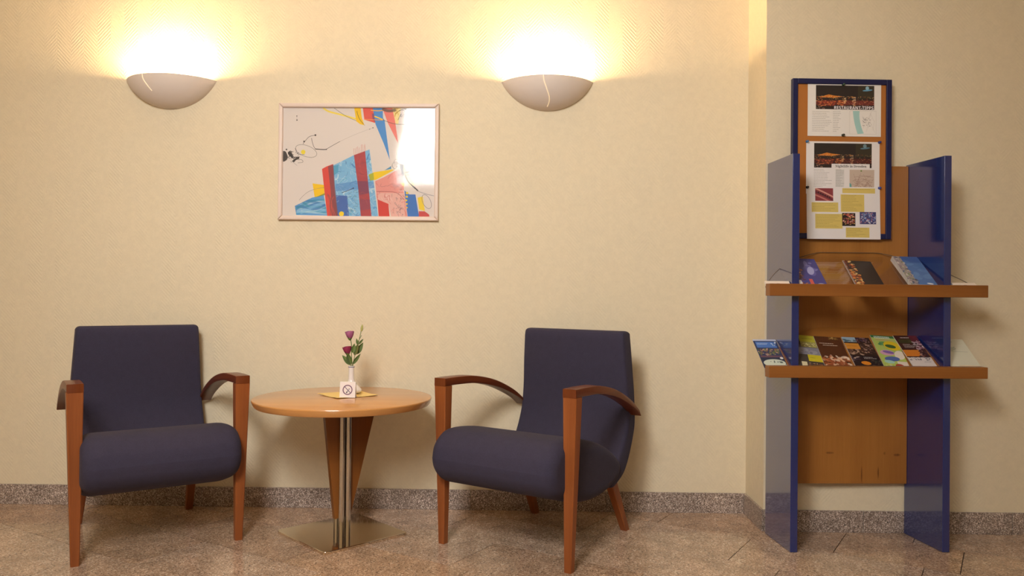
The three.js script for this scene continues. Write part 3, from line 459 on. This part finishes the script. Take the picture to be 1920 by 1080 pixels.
function nightPhoto(g, x, y, w, h, dim) {      // river front at night, lamps mirrored in the water
  const r = rng(14); g.save(); g.beginPath(); g.rect(x, y, w, h); g.clip(); g.fillStyle = '#2a211c'; g.fillRect(x, y, w, h); g.fillStyle = '#3a3222'; g.fillRect(x + w * 0.72, y, w * 0.28, h * 0.55);
  g.fillStyle = dim ? '#4a1f18' : '#6a2a22'; g.fillRect(x, y + h * 0.62, w, h * 0.2); g.fillStyle = '#d8812e'; g.beginPath(); g.moveTo(x + w * 0.05, y + h * 0.5); g.lineTo(x + w * 0.22, y + h * 0.38); g.lineTo(x + w * 0.3, y + h * 0.42); g.lineTo(x + w * 0.46, y + h * 0.46); g.lineTo(x + w * 0.3, y + h * 0.52); g.closePath(); g.fill();
  for (let i = 0; i < 170; i++) { const a = r(), b = 0.45 + 0.5 * r() * r(); g.fillStyle = ['#f0a440', '#d4542c', '#8a2c22', '#f7d28a', '#40161a'][Math.floor(r() * 5)]; g.globalAlpha = dim ? 0.5 : 0.75; g.fillRect(x + w * a, y + h * b, 2 + 12 * r(), 1.5 + 3 * r()); } g.globalAlpha = 1;
  const specks = (fx, fy, fw, fh, n, cs, k) => { for (let i = 0; i < n; i++) { g.fillStyle = cs[Math.floor(r() * cs.length)]; g.globalAlpha = (dim ? 0.55 : 0.8) * (0.4 + 0.6 * r()); g.fillRect(x + w * (fx + fw * r()), y + h * (fy + fh * r()), k * (0.4 + r()), k * (0.3 + 0.5 * r())); } g.globalAlpha = 1; };
  specks(0.03, 0.64, 0.28, 0.2, 90, ['#e0702e', '#c0502c', '#b8443a', '#8a2c22', '#f09a5a'], 12); specks(0.36, 0.6, 0.14, 0.24, 60, ['#e0702e', '#f0943e', '#b84a2c', '#f6c080'], 11); specks(0.5, 0.62, 0.48, 0.16, 80, ['#8a3a34', '#a8543e', '#6a2c2c', '#c87a56'], 9); specks(0.05, 0.42, 0.4, 0.1, 70, ['#f0a440', '#f6c878', '#d8742e', '#ffe0a8'], 6);
  specks(0.475, 0.52, 0.03, 0.26, 30, ['#f6d6a0', '#ffe8c0', '#f0b060'], 7); specks(0.625, 0.48, 0.045, 0.38, 46, ['#f6d6a0', '#f0b070', '#ffe8c8'], 8); specks(0.595, 0.44, 0.08, 0.06, 20, ['#d8893c', '#f0b060'], 7); specks(0, 0.84, 0.5, 0.16, 30, ['#3a2020', '#5a2a24', '#201414'], 14);
  g.fillStyle = '#c79a86'; for (let i = 0; i < 30; i++) g.fillRect(x + w * (0.75 + 0.25 * r()), y + h * (0.8 + 0.2 * r()), 5, 3); for (let i = 0; i < 12; i++) g.fillRect(x + w * 0.16 * r(), y + h * (0.88 + 0.12 * r()), 7, 3);
  g.fillStyle = '#9fd0e4'; g.globalAlpha = dim ? 0.6 : 0.9; g.beginPath(); g.arc(x + w * 0.88, y + h * 0.1, h * 0.075, 0, 7); g.fill(); g.fillStyle = '#6fb2d8'; g.beginPath(); g.ellipse(x + w * 0.885, y + h * 0.19, w * 0.085, h * 0.035, -0.1, 0, 7); g.fill(); g.restore();
}
function textLines(g, x, y, w, n, dy, seed, c = '#8e8780', lw = 1.9) { const r = rng(seed); g.fillStyle = c; for (let i = 0; i < n; i++) { let q = x; const e = x + w * (0.45 + 0.55 * r()); while (q < e) { const k = 5 + 16 * r(); g.fillRect(q, y + i * dy, Math.min(k, e - q), lw); q += k + 2; } } }
const sheetArt = [
  (g) => { g.fillStyle = '#f0ebe4'; g.fillRect(0, 0, ...A4); nightPhoto(g, 66, 12, 472, 192, false); g.font = 'bold 35px sans-serif'; g.lineWidth = 5; g.strokeStyle = '#2a2020'; g.textAlign = 'center'; g.strokeText('RESTAURANT-TIPPS', 372, 203, 345); g.fillStyle = '#f4eef0'; g.fillText('RESTAURANT-TIPPS', 372, 203, 345); textLines(g, 36, 222, 165, 12, 14.3, 3); textLines(g, 205, 222, 64, 12, 14.3, 4);
    g.strokeStyle = '#c9c2ba'; g.lineWidth = 1.5; g.strokeRect(340, 215, 215, 185); g.fillStyle = '#a9d2cd'; g.beginPath(); g.moveTo(366, 215); g.lineTo(420, 215); g.quadraticCurveTo(412, 300, 455, 395); g.lineTo(405, 400); g.quadraticCurveTo(370, 300, 366, 215); g.fill(); const r = rng(6); g.fillStyle = '#6a625c'; for (let i = 0; i < 34; i++) g.fillRect(445 + 60 * r(), 265 + 70 * r(), 3 + 5 * r(), 3); g.strokeStyle = '#cfc7bf'; for (let i = 0; i < 9; i++) { g.beginPath(); g.moveTo(430 + 120 * r(), 220 + 180 * r()); g.lineTo(430 + 120 * r(), 220 + 180 * r()); g.stroke(); } },
  (g) => { g.fillStyle = '#efe9e6'; g.fillRect(0, 0, ...A4); nightPhoto(g, 64, 14, 466, 196, true); g.fillStyle = '#efe9e6'; g.fillRect(205, 178, 310, 40); g.fillStyle = '#3c3634'; g.font = 'bold 25px serif'; g.textAlign = 'center'; g.fillText('Nightlife in Dresden', 362, 206, 252); textLines(g, 62, 224, 150, 14, 12.5, 8); g.fillStyle = '#dcd8d4'; g.fillRect(238, 222, 70, 180); textLines(g, 240, 224, 76, 16, 11, 9, '#8a847e'); g.fillStyle = '#cdb9a8'; g.fillRect(352, 224, 200, 190);
    const r = rng(16); g.strokeStyle = '#a8897a'; g.lineWidth = 2; for (let i = 0; i < 40; i++) { g.beginPath(); g.moveTo(355 + 195 * r(), 280 + 130 * r()); g.lineTo(355 + 195 * r(), 250 + 150 * r()); g.stroke(); } g.fillStyle = '#6fa8a0'; g.beginPath(); g.moveTo(352, 330); g.lineTo(366, 340); g.lineTo(376, 414); g.lineTo(352, 414); g.fill(); g.fillStyle = '#8a9a5a'; g.fillRect(440, 226, 12, 14); },
  (g) => { g.fillStyle = '#ece6e4'; g.fillRect(0, 0, ...A4); const r = rng(26); const Y = '#dcc46c', note = (x, y, w, h, n) => { g.fillStyle = Y; g.fillRect(x, y, w, h); textLines(g, x + 8, y + 8, w - 20, n, (h - 12) / n, x + y, '#a08a4a', 2); };
    g.fillStyle = '#8e3a40'; g.fillRect(70, 12, 145, 102); g.lineCap = 'round'; for (const [c, o] of [['#d89a8a', 0], ['#6a2a34', 26], ['#c97a70', 52]]) { g.strokeStyle = c; g.lineWidth = 12; g.save(); g.beginPath(); g.rect(70, 12, 145, 102); g.clip(); g.beginPath(); g.moveTo(60, 10 + o); g.quadraticCurveTo(140, 40 + o, 230, 90 + o); g.stroke(); g.restore(); } g.fillStyle = '#3a2026'; for (let i = 0; i < 6; i++) g.fillRect(92 + 18 * i, 40 + 8 * i, 10, 14);
    note(40, 126, 215, 78, 5); note(290, 10, 265, 40, 1); g.fillStyle = '#b8903a'; g.font = 'bold 19px sans-serif'; note(276, 60, 190, 140, 11); note(68, 218, 220, 118, 9); note(314, 326, 190, 80, 6);
    g.fillStyle = '#2c1c1a'; g.fillRect(286, 210, 106, 104); for (let i = 0; i < 70; i++) { g.fillStyle = ['#a8544a', '#c9a45a', '#e0b0a0', '#6a3430', '#d86a5a'][i % 5]; g.fillRect(288 + 92 * r(), 214 + 84 * r(), 10, 8); } g.fillStyle = '#1c1416'; g.fillRect(286, 304, 106, 10); g.fillStyle = '#4c4a78'; g.fillRect(428, 200, 132, 98); for (let i = 0; i < 90; i++) { g.fillStyle = ['#9ab4d8', '#c98a9a', '#3a3a68', '#5a7ac0', '#d8d4dc'][i % 5]; g.fillRect(430 + 120 * r(), 202 + 88 * r(), 9, 7); } },
];
[['printed notice sheet headed restaurant tips, topmost on the cork board', -0.0100, 1.6805, 0.0348, 0], ['middle notice sheet with a dark night photo and a beige map', -0.0145, 1.4525, 0.0345, 0], ['lowest notice sheet with yellow text blocks and three small photos', -0.0130, 1.2735, 0.0395, -0.045]].forEach(([label, x, y, z, tilt], i) => {
  const m = obj('notice_sheet', new THREE.BoxGeometry(0.293, 0.207, 0.0006), [M.paper, M.paper, M.paper, M.paper, std({ map: canvasTex(...A4, sheetArt[i]), roughness: 0.6 }), M.paper]); tag(m, label, 'notice', 'printed sheets on the cork board'); placeOnStand(m, x, y, z, tilt, 0);
});
for (const [x, y, z, c, where] of [[-0.016, 1.781, 0.0352, '#2f4a34', 'green push pin at the top edge of the topmost sheet'], [-0.016, 1.5815, 0.0352, '#3a3f32', 'dark push pin at the bottom edge of the topmost sheet'], [-0.159, 1.5545, 0.0349, '#3a72a8', 'blue push pin at the upper left corner of the middle sheet'], [0.13, 1.5545, 0.0349, '#2f3f80', 'blue push pin at the upper right corner of the middle sheet'], [-0.157, 1.374, 0.0349, '#22252e', 'black push pin at the upper left corner of the lowest sheet'], [0.131, 1.374, 0.0349, '#3c4ea0', 'blue push pin at the upper right corner of the lowest sheet']]) {
  const m = obj('push_pin', lathe([[0, 0], [0.0055, 0], [0.005, 0.0025], [0.0028, 0.004], [0.0028, 0.008], [0.0046, 0.0095], [0.004, 0.0115], [0, 0.012]], 16).rotateX(Math.PI / 2), phys({ color: C(c), roughness: 0.35 })); tag(m, where, 'push pin', 'push pins on the cork board'); placeOnStand(m, x, y, z);
}

// brochures: canvas 200 x 400, the top of the cover at the back of the shelf
const BR = [200, 400];
const blobs = (g, seed, x, y, w, h, n, cs, s) => { const r = rng(seed); for (let i = 0; i < n; i++) { g.fillStyle = cs[Math.floor(r() * cs.length)]; g.globalAlpha = 0.8; g.beginPath(); g.ellipse(x + w * r(), y + h * r(), s * (0.4 + r()), s * (0.3 + 0.6 * r()), r() * 3, 0, 7); g.fill(); } g.globalAlpha = 1; };
const fillR = (g, c, x, y, w, h) => { g.fillStyle = c; g.fillRect(x, y, w, h); };
const covers = {
  blueTown: (g) => { fillR(g, '#27345e', 0, 0, ...BR); fillR(g, '#b8c2de', 0, 0, 200, 22); fillR(g, '#4a78c4', 14, 34, 170, 84); textLines(g, 24, 52, 110, 2, 16, 3, '#cfe0f4', 5); blobs(g, 1, 150, 30, 40, 60, 14, ['#2f3a58', '#d9e4f0'], 8); blobs(g, 2, 12, 135, 176, 90, 90, ['#6a7a4a', '#b08a6a', '#c9a890', '#4a6a3a', '#8a5a4a'], 11); fillR(g, '#6a4a58', 10, 228, 180, 24); fillR(g, '#26304a', 0, 256, 200, 144); g.fillStyle = '#ccd6c8'; g.beginPath(); g.ellipse(104, 330, 92, 52, 0, 0, 7); g.fill(); blobs(g, 4, 30, 305, 140, 20, 8, ['#3a4a48', '#5a6a62'], 10); fillR(g, '#d8dcc8', 30, 352, 170, 48); g.fillStyle = '#e8e8e4'; g.beginPath(); g.arc(180, 262, 14, 0, 7); g.fill(); },
  yellowGrey: (g) => { fillR(g, '#5a5660', 0, 0, ...BR); fillR(g, '#3c2c22', 0, 0, 60, 130); fillR(g, '#c4bc3c', 58, 0, 142, 84); textLines(g, 74, 40, 100, 1, 10, 3, '#6a6a2a', 4); fillR(g, '#a8a05a', 60, 84, 140, 70); blobs(g, 5, 70, 90, 120, 56, 30, ['#d8d08a', '#8a7a4a', '#e4dca4'], 12); fillR(g, '#8b8a98', 0, 160, 200, 90); blobs(g, 6, 0, 165, 140, 80, 16, ['#9c9aa6', '#7a7886', '#a8a6ae'], 26); fillR(g, '#4a423c', 0, 252, 200, 148); fillR(g, '#d6c630', 92, 250, 108, 84); textLines(g, 106, 286, 80, 1, 10, 7, '#7a702a', 4); fillR(g, '#e4d8b0', 34, 345, 40, 55); blobs(g, 7, 90, 350, 110, 50, 20, ['#8a3a2a', '#3a2a22', '#b06a4a', '#d8b08a'], 9); },
  brown: (g) => { fillR(g, '#5a3420', 0, 0, ...BR); blobs(g, 8, 110, 4, 60, 46, 16, ['#8a6a3a', '#b8985a', '#6a4a2a'], 12); textLines(g, 24, 92, 120, 1, 10, 2, '#e0cbb8', 7); textLines(g, 44, 118, 130, 1, 10, 5, '#e0cbb8', 7); blobs(g, 9, 10, 270, 190, 125, 70, ['#c8784a', '#e8c0a0', '#a85a3a', '#f0dcc8', '#8a4a2c'], 20); },
  collage: (g) => { fillR(g, '#3a2a24', 0, 0, ...BR); fillR(g, '#9cb8cc', 0, 0, 96, 66); blobs(g, 10, 4, 36, 90, 30, 14, ['#4a6a7a', '#6a7a80'], 12); blobs(g, 11, 100, 4, 100, 66, 30, ['#5a3a4a', '#8a6a6a', '#4a3a5a'], 10); fillR(g, '#d8923a', 0, 82, 100, 78); textLines(g, 12, 118, 70, 1, 10, 4, '#8a5a2a', 4); blobs(g, 12, 104, 84, 96, 130, 60, ['#8a6a5a', '#5a4038', '#b09080', '#3a2a2a'], 12); blobs(g, 13, 0, 165, 110, 70, 40, ['#c8a890', '#7a5a4a', '#4a3228'], 12); fillR(g, '#2a2024', 0, 245, 200, 155); blobs(g, 14, 0, 250, 70, 60, 12, ['#c8b0a8', '#4a3a44', '#8a707a'], 13); textLines(g, 88, 262, 90, 2, 14, 6, '#b8b0ac', 6); g.fillStyle = '#e08a2c'; g.beginPath(); g.ellipse(86, 340, 34, 24, 0.2, 0, 7); g.fill(); blobs(g, 15, 120, 300, 80, 90, 24, ['#4a4a3a', '#2a3a3a', '#6a5a4a'], 12); fillR(g, '#e0b060', 60, 384, 70, 8); },
  green: (g) => { fillR(g, '#b8cc6a', 0, 0, ...BR); fillR(g, '#3a7a4a', 0, 0, 200, 30); textLines(g, 24, 12, 150, 2, 16, 3, '#f0f4ec', 9); textLines(g, 30, 46, 150, 2, 14, 6, '#d88a8a', 5); blobs(g, 16, 40, 84, 70, 40, 5, ['#6aa86a', '#4a8a5a'], 22); g.fillStyle = '#e8c82c'; g.beginPath(); g.ellipse(140, 126, 66, 56, 0.3, 0, 7); g.fill(); g.fillStyle = '#4a6a3a'; g.beginPath(); g.ellipse(126, 134, 42, 22, 0.2, 0, 7); g.fill(); g.fillStyle = '#d8a8c0'; g.beginPath(); g.ellipse(74, 218, 56, 34, 0, 0, 7); g.fill(); g.fillStyle = '#8a6ab0'; g.beginPath(); g.ellipse(86, 210, 44, 18, 0.2, 0, 7); g.fill(); g.fillStyle = '#efe4d4'; g.beginPath(); g.ellipse(166, 240, 40, 56, 0.3, 0, 7); g.fill(); g.fillStyle = '#5a70b0'; g.beginPath(); g.ellipse(92, 292, 60, 30, -0.1, 0, 7); g.fill(); g.fillStyle = '#a8d4c8'; g.beginPath(); g.ellipse(60, 330, 40, 20, 0.1, 0, 7); g.fill(); fillR(g, '#e8dcd0', 120, 320, 80, 80); g.fillStyle = '#b04a3a'; g.beginPath(); g.ellipse(126, 372, 32, 22, 0, 0, 7); g.fill(); blobs(g, 17, 10, 350, 70, 46, 10, ['#d0d87a', '#9ab85a', '#d8c8d8'], 10); },
  dark: (g) => { fillR(g, '#4a2a24', 0, 0, ...BR); textLines(g, 50, 24, 90, 1, 10, 3, '#d8c8c0', 9); fillR(g, '#4a4428', 20, 50, 110, 50); textLines(g, 34, 112, 120, 4, 13, 8, '#b8a8a0', 6); fillR(g, '#6a2c34', 130, 0, 70, 90); blobs(g, 18, 130, 70, 70, 110, 40, ['#c89aa8', '#3a2428', '#8a5a68', '#e8d8dc'], 14); fillR(g, '#dc8430', 0, 184, 140, 80); blobs(g, 19, 120, 186, 80, 80, 30, ['#5a3a3a', '#8a5a4a', '#2c2024', '#b08a80'], 13); fillR(g, '#e0d6d2', 0, 276, 200, 124); blobs(g, 20, 6, 272, 180, 40, 34, ['#6a6a78', '#8a8a98', '#4a4a58'], 7); textLines(g, 120, 330, 60, 1, 10, 4, '#8a8290', 5); },
  white: (g) => { fillR(g, '#e2e0cc', 0, 0, ...BR); g.strokeStyle = '#7c8a78'; g.lineWidth = 5; for (let k = 0; k < 4; k++) { g.beginPath(); g.arc(92, 100, 20 + 14 * k, 0.5 + k * 0.4, 3.6 + k * 0.5); g.stroke(); } g.strokeStyle = '#a8aa98'; g.lineWidth = 3; g.beginPath(); g.moveTo(20, 172); g.lineTo(180, 172); g.stroke(); fillR(g, '#e4d4b8', 60, 350, 140, 50); },
  purple: (g) => { fillR(g, '#4a4690', 0, 0, ...BR); blobs(g, 21, 90, 60, 70, 190, 10, ['#6a66b0', '#8a86c8', '#5a56a4'], 34); g.fillStyle = '#b0aede'; g.beginPath(); g.ellipse(128, 180, 26, 60, 0.2, 0, 7); g.fill(); fillR(g, '#5a2c34', 0, 0, 40, 300); blobs(g, 22, 0, 40, 60, 360, 60, ['#c87a4a', '#e8b080', '#5a3a50', '#8a4a4a', '#3a2c4a'], 13); g.fillStyle = '#d8605a'; g.fillRect(84, 300, 26, 100); fillR(g, '#e8e4ea', 0, 320, 24, 80); g.fillStyle = '#c8c8e8'; g.beginPath(); g.ellipse(160, 372, 26, 14, 0, 0, 7); g.fill(); },
  black: (g) => { fillR(g, '#38302c', 0, 0, ...BR); blobs(g, 23, 0, 0, 64, 400, 120, ['#c8602c', '#e89a40', '#7a3424', '#f4d08a', '#4a2820', '#8a4038'], 13); fillR(g, '#9a7a72', 0, 0, 8, 400); blobs(g, 24, 8, 250, 60, 140, 20, ['#f8e0a0', '#f0a848'], 9); g.fillStyle = '#e4dcd0'; g.beginPath(); g.ellipse(130, 388, 16, 8, 0, 0, 7); g.fill(); },
  sky: (g) => { const q = g.createLinearGradient(0, 0, 200, 400); q.addColorStop(0, '#3f5a9a'); q.addColorStop(1, '#7a9cc8'); fillR(g, '#5c7cb4', 0, 0, ...BR); fillR(g, '#4a68a6', 60, 0, 140, 90); blobs(g, 25, 80, 60, 110, 250, 14, ['#6484ba', '#6e90c2', '#587ab2'], 40); fillR(g, '#a89a98', 0, 0, 58, 400); blobs(g, 26, 0, 0, 66, 400, 70, ['#4a4a60', '#c8bcae', '#8a9a6a', '#e0d8d0', '#5a6a80', '#7a6a70'], 12); g.fillStyle = '#e0e6f0'; g.beginPath(); g.ellipse(150, 384, 24, 10, 0.2, 0, 7); g.fill(); },
};
const paperEdge = std({ color: C('#cfc8c0'), roughness: 0.8 });
// x: middle of the front edge on the stand; up: how far above the shelf surface
function brochure(art, label, shelf, x, w, len, thick, spin, up = 0, group, z0 = RAILZ - 0.003) {
  const tilt = Math.atan(SLOPE), m = obj('brochure', new THREE.BoxGeometry(w, thick, len).translate(0, thick / 2, -len / 2), [paperEdge, paperEdge, std({ map: canvasTex(...BR, covers[art]), roughness: 0.3 }), paperEdge, paperEdge, paperEdge]);
  tag(m, label, 'brochure', group);
  const n = new THREE.Vector3(0, Math.cos(tilt), Math.sin(tilt)), z = z0 - Math.abs(Math.sin(spin)) * w * 0.5 - 0.58 * (up + thick);
  placeOnStand(m, x + n.x * up, onShelf(shelf, z) + (up + 0.0006) * n.y, z + (up + 0.0006) * n.z, tilt, spin); return m;
}
const LOW = 'brochures on the lower shelf', TOP = 'brochures on the upper shelf';
brochure('blueTown', 'blue brochure with a town picture on the left wing of the lower shelf', 0, -0.3445, 0.09, 0.172, 0.003, 0, 0, LOW);
brochure('yellowGrey', 'yellow and grey brochure beside the left navy panel on the lower shelf', 0, -0.211, 0.099, 0.191, 0.004, rad(-9), 0, LOW);
brochure('brown', 'brown brochure with white title lines, second from the left panel on the lower shelf', 0, -0.110, 0.103, 0.178, 0.003, rad(-5), 0.0045, LOW);
brochure('collage', 'dark collage brochure with orange and pale blue fields on the lower shelf', 0, 0.008, 0.106, 0.184, 0.004, rad(-3), 0, LOW);
brochure('green', 'green and yellow brochure with bright ovals on the lower shelf', 0, 0.110, 0.094, 0.196, 0.003, rad(-6), 0, LOW);
brochure('dark', 'dark brochure with an orange stripe beside the right navy panel on the lower shelf', 0, 0.2145, 0.09, 0.193, 0.004, 0, 0.004, LOW);
brochure('white', 'plain cream brochure with a grey curl on the right wing of the lower shelf', 0, 0.373, 0.113, 0.182, 0.002, rad(-3), 0, LOW);
brochure('purple', 'purple evening brochure beside the left navy panel on the upper shelf', 1, -0.205, 0.102, 0.19, 0.005, rad(-3), 0, TOP);
brochure('black', 'black brochure with a fiery strip in the middle of the upper shelf', 1, 0.008, 0.108, 0.181, 0.003, rad(-4), 0, TOP);
for (let k = 0; k < 4; k++) {
  const m = brochure('sky', k === 3 ? 'sky blue brochure on top of the pile at the right of the upper shelf' : ['bottom brochure of the pile under the sky blue one', 'second brochure from the bottom of the sky blue pile', 'brochure directly below the top sky blue one'][k], 1, 0.206 + 0.0006 * k, 0.098, 0.196, 0.003, rad(-1 - 0.5 * k), 0.0032 * k, TOP);
}
// small white cards on the two ends of the upper shelf
[[-0.339, 'white card lying on the left end of the upper shelf'], [0.364, 'white card lying on the right end of the upper shelf']].forEach(([x, label]) => {
  const cardArt = canvasTex(128, 48, (g) => { fillR(g, '#f0e2d4', 0, 0, 128, 48); g.fillStyle = '#8a7a6c'; g.beginPath(); g.ellipse(66, 28, 16, 7, 0, 0, 7); g.fill(); });
  const m = obj('white_card', new THREE.BoxGeometry(0.09, 0.008, 0.034).translate(0, 0.004, -0.017), [M.paper, M.paper, std({ map: cardArt, roughness: 0.6 }), M.paper, M.paper, M.paper]);
  tag(m, label, 'card', 'white cards on the ends of the upper shelf'); placeOnStand(m, x, onShelf(1, 0.234) + 0.0006, 0.234, Math.atan(SLOPE), 0);
});

scene.traverse((o) => { if (o.isLight && 'castShadow' in o && !o.isRectAreaLight) o.castShadow = true; });
renderer.render(scene, camera);
